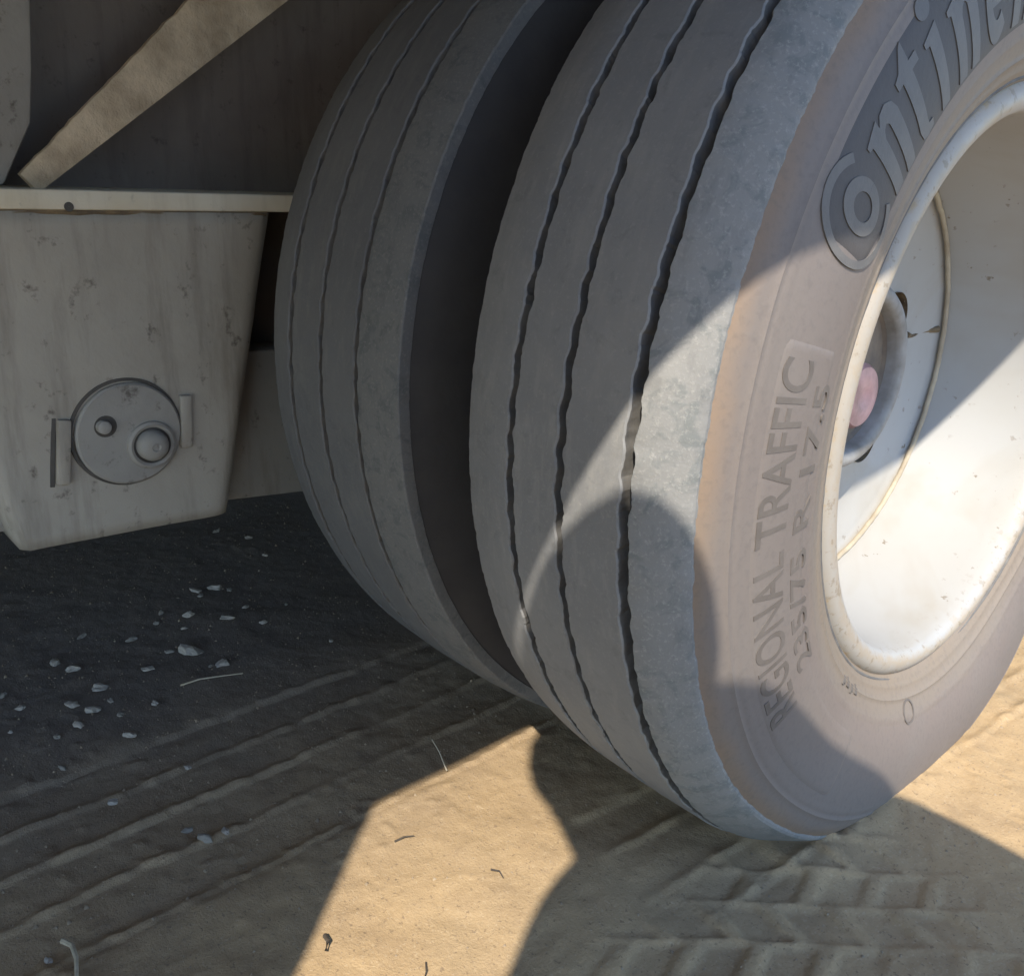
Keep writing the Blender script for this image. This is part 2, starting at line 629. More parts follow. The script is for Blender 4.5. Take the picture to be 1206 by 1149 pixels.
def tread_rib(name, xa, xb, ra, rb, mat, parent, side_c, seed, edge_a='groove', edge_b='groove', bulge=0.0, n=1300, phase=0.0):
    """one tread rib between two zigzag grooves; xa<xb, crown radius ra..rb"""
    base = 0.380
    bv = 0.0009
    xs = np.linspace(xa + bv, xb - bv, 9)
    t = (xs - xa) / (xb - xa)
    rr = ra + (rb - ra) * t + bulge * 4 * t * (1 - t)
    P = [(xa, base if edge_a == 'groove' else min(base, ra - 0.012)), (xa, ra - bv * 1.2)] + list(zip(xs, rr)) + \
        [(xb, rb - bv * 1.2), (xb, base if edge_b == 'groove' else rb - 0.010)]
    P = np.array(P)
    m = len(P)
    wa = np.zeros(m)
    wb = np.zeros(m)
    tt = np.clip((P[:, 0] - xa) / (xb - xa), 0, 1)
    wa = (1 - tt) ** 3
    wb = tt ** 3

    def wave(th):
        k = 104
        a = (th * k / (2 * np.pi) + phase) + 0.5 * fbm(th * 18, th * 0, 2, 410)
        tri = 2 * np.abs(2 * (a - np.floor(a + 0.5))) - 1
        z = 0.0009 * np.tanh(tri * 1.6) * (0.35 + 1.1 * vnoise(th * 30, th * 0 + 3.3, 400))
        na = 0.0016 * fbm(th * 46, th * 0 + seed, 3, seed) + 0.0010 * fbm(th * 210, th * 0, 2, seed + 9)
        nb = 0.0016 * fbm(th * 46, th * 0 + seed, 3, seed + 3) + 0.0010 * fbm(th * 210, th * 0, 2, seed + 12)
        ea = (z if edge_a == 'groove' else 0) + na * (1 if edge_a == 'groove' else 0.55)
        eb = (z if edge_b == 'groove' else 0) + nb * (1 if edge_b == 'groove' else 0.55)
        dx = ea[:, None] * wa[None] + eb[:, None] * wb[None]
        hr = 0.0012 * fbm(th * 8, th * 0 + 2.2, 2, seed + 5)
        top = (P[:, 1] > base + 0.004).astype(float)
        dr = hr[:, None] * top[None]
        # edge wear: chipped corners
        dr = dr - (np.maximum(0, fbm(th * 90, th * 0, 3, seed + 17))[:, None] * 0.0022) * (wa ** 3)[None] * top[None]
        dr = dr - (np.maximum(0, fbm(th * 90, th * 0, 3, seed + 27))[:, None] * 0.0022) * (wb ** 3)[None] * top[None]
        return dx, dr
    V, F = lathe(P, n, wave, squash(side_c, ZC - 0.002))
    o = link(name, mesh_np(name, V, F, True, 22), mat, parent)
    o.data.materials.append(M_groove)
    q = np.arange(len(o.data.polygons)) % (m - 1)
    mi = np.zeros(len(q), np.int32)
    if edge_a == 'groove':
        mi[q == 0] = 1
    if edge_b == 'groove':
        mi[q == m - 2] = 1
    o.data.polygons.foreach_set('material_index', mi)
    return o


def text_mesh(body, extr=0.5, offset=0.0, space=1.0):
    cu = bpy.data.curves.new('text', 'FONT')
    cu.body = body
    cu.size = 1.0
    cu.extrude = extr
    cu.offset = offset
    cu.space_character = space
    cu.resolution_u = 7
    ob = bpy.data.objects.new('text', cu)
    COL.objects.link(ob)
    dg = bpy.context.evaluated_depsgraph_get()
    dg.update()
    me = bpy.data.meshes.new_from_object(ob.evaluated_get(dg))
    bpy.data.objects.remove(ob)
    bpy.data.curves.remove(cu)
    bm = bmesh.new()
    bm.from_mesh(me)
    bpy.data.meshes.remove(me)
    bmesh.ops.remove_doubles(bm, verts=bm.verts, dist=1e-5)
    bmesh.ops.triangulate(bm, faces=bm.faces)
    for _ in range(4):
        es = [e for e in bm.edges if (e.verts[0].co.xy - e.verts[1].co.xy).length > 0.16]
        if not es:
            break
        bmesh.ops.subdivide_edges(bm, edges=es, cuts=1)
        bmesh.ops.triangulate(bm, faces=bm.faces)
    return bm


WSQ = squash(.013, ZC + 0.003)


def on_wall(name, bm, mat, parent, th0, r0, sx, sy, hgt, shear=0.0, x0=0.0):
    """wrap flat glyphs (x right, y up, z -0.5..0.5) on the outer sidewall: th0 = angle of x0, r0 = radius of y=0"""
    rm = .302 if sy < .0015 else r0 + sy * 0.35
    V = np.array([v.co[:] for v in bm.verts])
    F = np.array([[v.index for v in f.verts] for f in bm.faces])
    bm.free()
    R = r0 + V[:, 1] * sy
    th = th0 - (V[:, 0] - x0 + shear * V[:, 1]) * sx / rm
    X = wall_x(R) + np.where(V[:, 2] > 0, hgt, -0.002)
    W = np.stack([X, R * np.cos(th), R * np.sin(th)], -1)
    return link(name, mesh_np(name, WSQ(W), F, True, 30), mat, parent)


def place_text(body, mat, parent, th_start, th_end, r0, cap, hgt, offset=0.0, shear=0.0, name='lettering'):
    bm = text_mesh(body, 0.5, offset)
    bm.verts.index_update()
    x0 = min(v.co.x for v in bm.verts)
    x1 = max(v.co.x for v in bm.verts)
    sy = cap / 0.69
    rm = r0 + sy * 0.35
    sx = math.radians(th_start - th_end) * rm / (x1 - x0)
    return on_wall(name, bm, mat, parent, math.radians(th_start), r0, sx, sy, hgt, shear, x0)


def wall_panel(name, tha, thb, ra, rb, mat, parent, hgt, corner=0.012):
    """a slightly raised field on the sidewall with rounded ends"""
    nu, nv = 140, 14
    u = np.linspace(0, 1, nu)
    v = np.linspace(0, 1, nv)
    V = []
    for a in u:
        for b in v:
            # rounded corners: pull the rows in near the ends
            s = min(a, 1 - a) * abs(math.radians(tha - thb)) * 0.30
            k = corner - math.sqrt(max(0, corner ** 2 - max(0, corner - s) ** 2))
            R = ra + k * 0.5 + (rb - ra - k) * b
            e = min(min(a, 1 - a) * nu / 1.5, min(b, 1 - b) * nv / 1.2, 1.0)
            th = math.radians(tha + (thb - tha) * a)
            x = float(wall_x(R)) + (hgt if e >= 1 else -0.0012 + e * (hgt + 0.0012))
            V.append((x, R * math.cos(th), R * math.sin(th)))
    i, j = np.meshgrid(np.arange(nu - 1), np.arange(nv - 1), indexing='ij')
    F = np.stack([i * nv + j, i * nv + j + 1, (i + 1) * nv + j + 1, (i + 1) * nv + j], -1).reshape(-1, 4)
    return link(name, mesh_np(name, WSQ(np.array(V)), F, True, 60), mat, parent)


wheel_o = tag(empty('wheel', (0, 0, AX), trailer), 'outer wheel with lettered dusty sidewall and cream rim, half in sunlight')

# carcass of the outer tyre
inner_wall = interp_profile([(-.0715, .3800), (-.0780, .3600), (-.0850, .3400), (-.0890, .3100), (-.0880, .2850), (-.0800, .2550), (-.0700, .2350), (-.064, .228)], 6)
wall = ring_bumps(WALL_O, [(.3505, .0012, .0010), (.3440, .0010, .0007), (.2665, .0012, .0009), (.2520, .0016, .0012), (.2430, .0012, .0008)])
prof = np.vstack([inner_wall[::-1], [(-.070, .3795), (-.03, .3825), (.02, .3832), (.066, .3818), (.080, .3760), (.093, .3690)], wall])
V, F = lathe(prof, 720, None, squash(.013, ZC + 0.004))
tyre_o = link('tyre', mesh_np('tyre', V, F, True, 40), M_side, wheel_o)
tyre_o.data.materials.append(M_side_in)
nprof = len(prof) - 1
mi = np.zeros(len(tyre_o.data.polygons), np.int32)
mi[(np.arange(len(mi)) % nprof) < len(inner_wall) + 5] = 1
tyre_o.data.polygons.foreach_set('material_index', mi)
GO = [-.0253, .0183, .0679]
gw = 0.0028
tread_rib('tread_rib', -.0720, GO[0] - gw, .3885, .3945, M_tread, wheel_o, .013, 1, edge_a='shoulder', bulge=.0012)
tread_rib('tread_rib', GO[0] + gw, GO[1] - gw, .3945, .3952, M_tread, wheel_o, .013, 2, phase=.2)
tread_rib('tread_rib', GO[1] + gw, GO[2] - gw, .3952, .3945, M_tread, wheel_o, .013, 3, phase=.2)
tread_rib('tread_rib', GO[2] + gw, .0985, .3930, .3715, M_treadw, wheel_o, .013, 4, edge_b='shoulder', bulge=.0030)

# sidewall fields and lettering
wall_panel('raised_panel', 165.8, 236, .2795, .3370, M_side, wheel_o, .0007)
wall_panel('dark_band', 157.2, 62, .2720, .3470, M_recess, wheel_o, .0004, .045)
place_text('REGIONAL TRAFFIC', M_letter, wheel_o, 213.5, 167.8, .3060, .0255, .0010, .010)
place_text('235/75 R 17.5', M_letter, wheel_o, 209.5, 170.0, .2790, .0185, .0010, .010)


# the big word: a C that holds the o, then upright lower-case letters with slab serifs
def ring_poly(cx, cy, rx, ry, a0, a1, k, n=40):
    A = [math.radians(a0 + (a1 - a0) * q / n) for q in range(n + 1)]
    return [(cx + rx * math.cos(a), cy + ry * math.sin(a)) for a in A] + [(cx + rx * k * math.cos(a), cy + ry * k * math.sin(a)) for a in A[::-1]]


GLYPH = {
    'C': [ring_poly(27, 28, 28, 36, 48, 318, .84)],
    'o': [ring_poly(0, 0, 14, 19, 0, 359.5, .52)],
    'n': [[(0, 0), (10, 0), (10, 36), (12, 40), (15, 41.5), (17, 39), (17, 0), (27, 0), (27, 40), (25, 46.5), (20, 50), (14, 49), (10, 44.5), (10, 50), (-3, 46), (-3, 43), (0, 42)]],
    't': [[(2, 8), (5, 1), (10, -.5), (18, 1), (18, 6), (13, 6.5), (12, 10), (12, 44), (19, 44), (19, 50), (12, 50), (12, 62), (9, 60), (2, 51), (-3, 49), (-3, 44), (2, 44)]],
    'i': [[(2, 0), (12, 0), (12, 50), (-2, 46), (-2, 43), (2, 42)], [(7 + 6 * math.cos(a), 61 + 6 * math.sin(a)) for a in np.linspace(0, 2 * np.pi, 16, endpoint=False)]],
    'e': [ring_poly(13, 25, 13.5, 25.5, 2, 318, .46), [(7, 22), (26.4, 22), (26.4, 28), (7, 28)]],
    'a': [ring_poly(12, 17, 12, 17.5, 0, 359.5, .45), [(18, 0), (27, 0), (27, 42), (23, 48), (14, 51), (4, 48), (4, 40), (12, 43), (17, 41), (18, 36)]],
    'l': [[(2, 0), (12, 0), (12, 66), (-2, 62), (-2, 59), (2, 58)]],
}


def glyph_bm(polys, lift=0.0):
    bm = bmesh.new()
    for q, P in enumerate(polys):
        top = [bm.verts.new((x, y, .5)) for x, y in P]
        bot = [bm.verts.new((x, y, -.5)) for x, y in P]
        f = bm.faces.new(top)
        for k in range(len(P)):
            bm.faces.new((top[k], bot[k], bot[(k + 1) % len(P)], top[(k + 1) % len(P)]))
    bmesh.ops.recalc_face_normals(bm, faces=bm.faces)
    bmesh.ops.triangulate(bm, faces=bm.faces)
    for _ in range(4):
        es = [e for e in bm.edges if (e.verts[0].co.xy - e.verts[1].co.xy).length > 7]
        if not es:
            break
        bmesh.ops.subdivide_edges(bm, edges=es, cuts=1)
        bmesh.ops.triangulate(bm, faces=bm.faces)
    bm.verts.index_update()
    return bm


for base, mt in ((0.0, M_bigletter), (-180.0, M_side)):
    for ch, th in ((('C', 157.6), ('o', 151.9)) if base else (('C', 157.6), ('o', 151.9), ('n', 147.0), ('t', 140.3), ('i', 134.9), ('n', 130.0), ('e', 123.0), ('n', 116.2), ('t', 109.4), ('a', 104.3), ('l', 97.5))):
        on_wall('letter', glyph_bm(GLYPH[ch]), mt, wheel_o, math.radians(th + base), .3095 if ch == 'o' else .2800, .001, .001, .0010)
# small moulded marks near the bead and a round approval mark
bm = bmesh.new()
for k in range(4):
    mt = Matrix.Translation((k * 1.7, 0, 0))
    bmesh.ops.create_cube(bm, size=1.0, matrix=mt)
    bmesh.ops.create_cube(bm, size=0.5, matrix=Matrix.Translation((k * 1.7 + 0.35, 0.65 if k % 2 else -0.65, 0)))
bm.verts.index_update()
on_wall('moulded_mark', bm, M_letter, wheel_o, math.radians(234), .2530, .0058, .0050, .0011)
bm = bmesh.new()
rv = [[bm.verts.new((r * math.cos(a), r * math.sin(a), z)) for a in np.linspace(0, 2 * np.pi, 32, endpoint=False)]
      for r, z in ((1.0, -0.5), (1.0, 0.5), (0.84, 0.5), (0.84, -0.5))]
for q in range(3):
    for k in range(32):
        bm.faces.new((rv[q][k], rv[q][(k + 1) % 32], rv[q + 1][(k + 1) % 32], rv[q + 1][k]))
bm.verts.index_update()
on_wall('moulded_ring', bm, M_letter, wheel_o, math.radians(258), .2630, .0100, .0100, .0010)


# ---- rims
def rim_mesh(name, P, n=240, holes=None, n_extra=None):
    V, F = lathe(P, n)
    if holes:
        Rh, rh, ang = holes
        C = np.array([[Rh * math.cos(a), Rh * math.sin(a)] for a in ang])
        yz = V[:, 1:]
        keep = np.ones(len(F), bool)
        cen = V[F].mean(1)
        for c in C:
            keep &= np.hypot(cen[:, 1] - c[0], cen[:, 2] - c[1]) > rh
        F2 = F[keep]
        removed = np.unique(F[~keep])
        used = np.unique(F2)
        edge = np.intersect1d(removed, used)
        for v in edge:                     # snap the ragged cut to a true circle
            k = np.argmin(np.hypot(C[:, 0] - V[v, 1], C[:, 1] - V[v, 2]))
            d = V[v, 1:] - C[k]
            V[v, 1:] = C[k] + d / np.linalg.norm(d) * rh
        F = F2
    return mesh_np(name, V, F, True, 35)


lip = [(.082, .2370), (.093, .2362), (.0985, .2340), (.1020, .2295), (.1030, .2240), (.1015, .2190), (.0975, .2150), (.0900, .2128)]
barrel = [(.075, .2115), (.055, .2095), (.03, .2050), (.01, .2010), (-.008, .1972), (-.019, .1950)]
disc = [(-.0235, .1905), (-.0250, .1850)] + [(-.0250 - .011 * math.sin((0.185 - r) / 0.10 * math.pi), r) for r in np.arange(.1825, .0849, -.0025)]
HOLE_ANG = [math.radians(20 + 60 * k) for k in range(6)]
rim_o = link('rim', rim_mesh('rim', interp_profile(lip, 4).tolist() + barrel, 240), M_rim, wheel_o)
link('wheel_disc', rim_mesh('wheel_disc', [(-.019, .1950)] + disc, 420, (.120, .0245, HOLE_ANG)), M_rim, wheel_o)
# thickness of the disc seen at the hand holes: a short collar in each hole
for a in HOLE_ANG:
    P = [(-.033, .0246), (-.044, .0246), (-.047, .0262)]
    V, F = lathe(P, 40)
    V = V + np.array((0, .12 * math.cos(a), .12 * math.sin(a)))
    link('hand_hole_edge', mesh_np('hand_hole_edge', V, F), M_rust, wheel_o)
# weld seam between barrel and disc
V, F = lathe([(-.0165 + .0026 * math.cos(a), .1930 + .0026 * math.sin(a)) for a in np.linspace(0, 2 * np.pi, 8, endpoint=False)], 240,
             lambda th: (np.repeat(0.0010 * fbm(th * 60, th * 0, 3, 5)[:, None], 8, 1), np.repeat(0.0016 * fbm(th * 40, th * 0, 3, 6)[:, None], 8, 1)), closed=True)
link('weld_seam', mesh_np('weld_seam', V, F), mk_simple('grimy_weld', (0.42, 0.37, 0.28), (0.26, 0.21, 0.15), 25, 0.8), wheel_o)
# crack running from a hand hole to the weld
tube('crack', [(-.0338, .146, .022), (-.0342, .157, .020), (-.0325, .168, .022), (-.0285, .180, .024), (-.022, .190, .026)],
     [.0034, .0022, .0020, .0026, .0036], M_rust, wheel_o)
# dark ring put in for the shaded gap between rim lip and tyre bead
V, F = lathe([(.0985, .2362), (.1012, .2370), (.1016, .2378), (.1010, .2390)], 240,
             lambda th: (np.repeat(0.0005 * fbm(th * 30, th * 0, 2, 5)[:, None], 4, 1), np.repeat(0.0006 * fbm(th * 40, th * 0, 3, 6)[:, None], 4, 1)))
link('bead_gap', mesh_np('bead_gap', V, F), M_groove, wheel_o)
# hub
disc_x('hub', [(-.040, .0845), (-.012, .0840), (-.003, .0815), (.0005, .0780), (.0010, .0735), (-.0008, .0695), (-.0050, .0670), (-.030, .0660)], (0, 0, 0), M_hub, wheel_o, 96)
disc_x('hub_recess', [(-.013, .0664), (-.016, .0640), (-.017, .0200), (-.017, .0001)], (0, 0, 0), M_hubin, wheel_o, 64)
disc_x('hub_cap', [(-.020, .0310), (-.010, .0300), (-.006, .0270), (-.0050, .0215), (-.0040, .0120), (-.0065, .0080), (-.0065, .0001)], (0, .018, -.020), M_pink, wheel_o, 48)

# ---- inner wheel
wheel_i = tag(empty('wheel', (0, 0, AX), trailer), 'inner wheel with grey ribbed tread, wholly in the shade beside the hanger')
GI = [-.298, -.249, -.199]
iw = interp_profile([(-.338, .3780), (-.345, .3600), (-.352, .3300), (-.354, .3050), (-.350, .2800), (-.338, .2500), (-.330, .2350), (-.325, .228)], 6)
ow = interp_profile([(-.1525, .3780), (-.1450, .3600), (-.1390, .3350), (-.1365, .3050), (-.1400, .2800), (-.1500, .2500), (-.160, .2350), (-.165, .228)], 6)
V, F = lathe(np.vstack([iw[::-1], [(-.33, .380), (-.29, .3825), (-.245, .3832), (-.20, .3825), (-.16, .380)], ow]), 600, None, squash(-.245, ZC + 0.004))
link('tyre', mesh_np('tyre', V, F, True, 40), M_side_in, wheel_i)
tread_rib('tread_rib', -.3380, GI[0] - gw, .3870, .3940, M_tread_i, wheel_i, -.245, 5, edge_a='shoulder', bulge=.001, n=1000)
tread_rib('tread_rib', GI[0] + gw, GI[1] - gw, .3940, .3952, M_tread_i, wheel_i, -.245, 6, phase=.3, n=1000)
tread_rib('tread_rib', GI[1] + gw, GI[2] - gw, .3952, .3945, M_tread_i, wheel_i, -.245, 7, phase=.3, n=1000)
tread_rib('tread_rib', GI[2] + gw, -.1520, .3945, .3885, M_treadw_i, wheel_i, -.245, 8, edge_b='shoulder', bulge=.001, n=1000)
mir = [(-.245 - (x - .013), r) for x, r in interp_profile(lip, 3).tolist() + barrel]
link('rim', rim_mesh('rim', mir, 120), M_rim, wheel_i)
link('wheel_disc', rim_mesh('wheel_disc', [(-.212, .1950), (-.20, .185), (-.13, .150), (-.075, .120), (-.07, .06), (-.07, .0001)], 120), M_dark, wheel_i)

# ---- chassis above and beside the wheels
FX = -.450                                   # outer face of the suspension hanger
WEBX = -.545
box('frame_web', (WEBX - .012, -3.2, .470), (WEBX, 3.2, .846), M_web, trailer, .001)
flange = box('bottom_flange', (-.66, -3.2, .4545), (FX + .006, 3.2, .4705), M_flange, trailer, .0025)
# deck: outer bottom edge sits on the sun plane that draws the shade line over the tyre
EH = .850
EX = -.153 + EH / 1.74
box('deck', (-2.20, -3.2, EH + .02), (EX - .06, 3.2, EH + .12), M_deck, trailer, .002)
box('side_rail', (EX - .058, -3.2, EH), (EX, 3.2, EH + .20), M_flange, trailer, .004)
for k in range(9):
    y = -2.8 + k * .7
    box('cross_member', (-1.96, y - .03, EH - .11), (EX - .075, y + .03, EH + .018), M_deck, trailer, .003)

# added unseen box under the side rail; its rear corner shades the ground
box('shade_box', (.20, -1.42, .56), (EX - .002, -1.018, EH - .002), M_flange, trailer, .006)
box('shade_box_lid', (EX - .001, -1.39, .59), (EX + .008, -1.06, EH - .05), M_flange, trailer, .004)
# added panel along the far side, closes off the daylight behind
box('far_light_blocker', (-2.20, -3.2, .03), (-2.19, 3.2, EH + .018), M_deck, trailer, .001)

# vertical stiffener and light tan diagonal brace on the web
prism('stiffener', [(-.72, .4715), (-.548, .4715), (-.522, .520), (-.516, .560), (-.508, .640), (-.50, .845), (-.72, .845)], 0, -.478, -.468, M_post, trailer, .004)
bmx = bmesh.new()
A0, A1 = Vector((0, -.530, .474)), Vector((0, -.0992, .8407))
n_s = 82
dirv = (A1 - A0).normalized()
nrm = Vector((0, -dirv.z, dirv.y))
rows = []
for k in range(n_s + 1):
    t = k / n_s
    p = A0 + (A1 - A0) * t
    w = min(.031, .009 + .0374 * t)
    rag = .0012 * mnoise.noise(Vector((t * 30, 3, 0))) + .0012 * mnoise.noise(Vector((t * 124, 7, 0)))
    ring = []
    for q, (s, xx) in enumerate(((-1, -.474), (-1, -.464), (-.45, -.4635), (.1, -.4635), (.6, -.464), (1, -.466), (1, -.474))):
        e = rag if s > .5 else 0
        ring.append(bmx.verts.new(Vector((xx, 0, 0)) + p + nrm * (s * w + e)))
    rows.append(ring)
for k in range(n_s):
    for q in range(7):
        bmx.faces.new((rows[k][q], rows[k][(q + 1) % 7], rows[k + 1][(q + 1) % 7], rows[k + 1][q]))
bmx.faces.new(rows[0][::-1])
bmx.faces.new(rows[-1])
link('diagonal_brace', bm_mesh('diagonal_brace', bmx), M_brace, trailer)

# ---- suspension hanger (a pressed steel box with an eccentric pivot washer)
hanger = box('hanger', (0, 0, 0), (1, 1, 1), M_hanger, trailer, 0)
hb = bmesh.new()
zt, zb = .4535, .163
ytr, ybr = -.322, -.387
ytl, ybl = -.640, -.576
ny_, nz_ = 40, 24
xs_front = FX
grid = []
for j in range(nz_ + 1):
    t = j / nz_
    yl = ytl + (ybl - ytl) * t
    yr = ytr + (ybr - ytr) * t
    z = zt + ((zb) - zt) * t
    row = []
    for i in range(ny_ + 1):
        s = i / ny_
        y = yl + (yr - yl) * s
        zz = z + (t * .006) * (1 - s) - t * .0
        ed = min(y - yl, yr - y)
        rr = .018 if s > .5 else .007
        curl = -(rr - math.sqrt(max(0, rr * rr - max(0, rr - ed) ** 2))) if ed < rr else 0
        dent = .0018 * mnoise.noise(Vector((y * 14, z * 14, 2))) + .0007 * mnoise.noise(Vector((y * 50, z * 50, 4)))
        row.append(hb.verts.new((xs_front + curl + dent, y, zz)))
    grid.append(row)
for j in range(nz_):
    for i in range(ny_):
        hb.faces.new((grid[j][i], grid[j][i + 1], grid[j + 1][i + 1], grid[j + 1][i]))
me = bpy.data.meshes.new('hanger')
# side cheeks folded back
for i, sgn in ((0, -1), (ny_, 1)):
    back = [hb.verts.new((FX - .085, grid[j][i].co.y + sgn * .0005, grid[j][i].co.z)) for j in range(nz_ + 1)]
    for j in range(nz_):
        hb.faces.new((grid[j][i], grid[j + 1][i], back[j + 1], back[j]))
bmesh.ops.recalc_face_normals(hb, faces=hb.faces)
hb.to_mesh(me)
hb.free()
for p in me.polygons:
    p.use_smooth = True
me.set_sharp_from_angle(angle=math.radians(50))
me.materials.append(M_hanger)
hanger.data = me
sm = hanger.modifiers.new('thickness', 'SOLIDIFY')
sm.thickness = .006
sm.offset = 0.0
PIV = (FX, -.479, .261)
disc_x('eccentric_washer', [(.0005, .0470), (.0070, .0468), (.0088, .0450), (.0088, .0001)], PIV, M_washer, hanger, 72)
disc_x('washer_groove', [(.0005, .0500), (.0048, .0496), (.0050, .0470), (.0005, .0460)], (PIV[0], PIV[1] - .0014, PIV[2] + .0014), M_dark, hanger, 72)
BOLT = (FX, -.4615, .2485)
disc_x('bolt_collar', [(.008, .0225), (.0115, .0220), (.0130, .0195), (.0115, .0170), (.0070, .0165), (.0070, .0160)], BOLT, M_washer, hanger, 48)
disc_x('bolt_head', [(.006, .0145), (.0150, .0140), (.0195, .0118), (.0215, .0075), (.0218, .0040), (.0205, .0030), (.0205, .0001)], BOLT, M_washer, hanger, 48)
disc_x('bolt_pocket', [(.0070, .0168), (.0092, .0166), (.0092, .0001)], BOLT, M_dark, hanger, 48)
disc_x('adjuster_hole', [(.0088, .0098), (.0094, .0096), (.0094, .0001)], (FX, -.5000, .2715), M_dark, hanger, 32)
disc_x('adjuster_pin', [(.0090, .0062), (.0150, .0058), (.0160, .0045), (.0160, .0001)], (FX, -.5025, .2720), M_washer, hanger, 32)
for y0, z0, tilt, ln in ((-.5360, .2530, .13, .058), (-.4265, .2650, .06, .050)):
    bm = bmesh.new()
    bmesh.ops.create_cube(bm, size=1.0)
    for v in bm.verts:
        v.co = Vector((v.co.x * .010, v.co.y * .011, v.co.z * ln))
    bmesh.ops.rotate(bm, verts=bm.verts, matrix=Matrix.Rotation(-tilt, 3, 'X'))
    for v in bm.verts:
        v.co += Vector((FX + .0035, y0, z0))
    link('stop_block', bm_mesh('stop_block', bm, .0018), M_hanger, hanger)
    bm = bmesh.new()
    bmesh.ops.create_cube(bm, size=1.0)
    for v in bm.verts:
        v.co = Vector((v.co.x * .003, v.co.y * .0040, v.co.z * (ln + .004)))
    bmesh.ops.rotate(bm, verts=bm.verts, matrix=Matrix.Rotation(-tilt, 3, 'X'))
    for v in bm.verts:
        v.co += Vector((FX + .0015, y0 - .0078, z0))
    link('stop_seam', bm_mesh('stop_seam', bm, .0004, 1), M_dark, hanger)
# rusty weld bead under the flange
tube('weld_bead', [(FX + .0012 + .0008 * mnoise.noise(Vector((k * .9, 0, 0))), -.80 + k * .012, .4528 + .0012 * mnoise.noise(Vector((k * .7, 5, 0)))) for k in range(40)],
     [.0022 + .0008 * mnoise.noise(Vector((k * 1.3, 9, 0))) for k in range(40)], M_rust, hanger)
disc_x('drain_hole', [(.0062, .0038), (.0066, .0036), (.0066, .0001)], (FX, -.5085, .4572), M_dark, hanger, 24)
# equaliser beam swinging between the hanger plates towards the axle
prism('equaliser_beam', [(-.62, .175), (-.44, .165), (-.28, .150), (.02, .200), (.02, .300), (-.28, .315), (-.44, .320), (-.62, .320)], 0, -.535, -.490, M_post, trailer, .006)
# rear plate of the hanger box, extended to block the light behind it
prism('hanger_rear_plate', [(-.640, .4535), (-.10, .4535), (-.10, .190), (-.387, .172), (-.576, .178)], 0, -.546, -.540, M_web, trailer, .001)
for y in (0.0,):
    V, F = lathe([(-.36, .062), (-1.56, .062)], 40)
    V = V + np.array((0, y, AX))
    link('axle_tube', mesh_np('axle_tube', V, F), M_web, trailer)
    box('axle_seat', (-.60, y - .09, AX + .058), (-.47, y + .09, AX + .113), M_web, trailer, .004)
# far-side frame rail
box('frame_web', (-1.372, -3.2, .470), (-1.36, 3.2, .846), M_web, trailer, .001)
box('bottom_flange', (-1.44, -3.2, .4545), (-1.26, 3.2, .4695), M_flange, trailer, .0025)

# ------------------------------------------------------------------ loose stones, straws, twigs
variants = []
for s in range(6):
    bm = bmesh.new()
    bmesh.ops.create_icosphere(bm, subdivisions=2, radius=1.0)
    sc = Vector((1.0, random.uniform(.65, .95), random.uniform(.5, .75)))
    for v in bm.verts:
        d = v.co.normalized()
        r = 1 + .50 * mnoise.noise(d * 1.5 + Vector((s * 5, 0, 0))) + .30 * mnoise.noise(d * 3.2 + Vector((0, s * 7, 0)))
        v.co = Vector((d.x * sc.x, d.y * sc.y, d.z * sc.z)) * r
    me = bm_mesh('stone', bm, 0, smooth=False)
    me.materials.append(M_stone)
    me2 = me.copy()
    me2.materials.clear()
    me2.materials.append(M_stone_d)
    variants.append((me, me2))
STONES = [(-0.438, -0.411, .0068), (-0.442, -0.421, .0044), (-0.485, -0.425, .0112), (-0.499, -0.442, .0055), (-0.527, -0.532, .0086), (-0.55, -0.543, .0078), (-0.473, -0.524, .0076), (-0.458, -0.554, .0062), (-0.438, -0.541, .0060), (-0.421, -0.56, .0068), (-0.485, -0.593, .0052), (-0.591, -0.503, .0052), (-0.298, -0.571, .0054), (-0.415, -0.58, .0042), (-0.375, -0.53, .0048), (-0.588, -0.416, .0050), (-0.537, -0.411, .0048), (-0.622, -0.361, .0085), (-0.612, -0.339, .0080), (-0.601, -0.364, .0044), (-0.526, -0.364, .0070), (-0.54, -0.335, .0042), (-0.494, -0.336, .0041), (-0.478, -0.475, .0063), (-0.733, -0.236, .0050), (-0.785, -0.259, .0051), (-0.666, -0.245, .0047), (-0.551, -0.464, .0058), (-0.413, -0.296, .0036), (-0.521, -0.292, .0042), (-0.411, -0.493, .0042), (-0.414, -0.524, .0042), (-0.302, -0.507, .0032), (-0.205, -0.534, .0052), (-0.204, -0.518, .0046), (-0.226, -0.539, .0042), (-0.449, -0.61, .0027), (-0.597, -0.328, .0044), (-0.165, -0.659, .0028), (-0.367, -0.59, .0034), (-0.561, -0.395, .0078), (-0.569, -0.429, .0042), (-0.443, -0.523, .0035), (-0.518, -0.601, .0049)]
SPECIAL = {2: 'largest pale stone lying under the right end of the hanger',
           4: 'pale rounded stone, right one of a touching pair left under the hanger',
           5: 'pale angular stone, left one of a touching pair left under the hanger',
           6: 'bluish grey stone at the top of the small stone cluster',
           12: 'single pale round pebble lying alone on the tyre prints',
           0: 'pale stone at the right of the dark soil, beside a smaller one'}
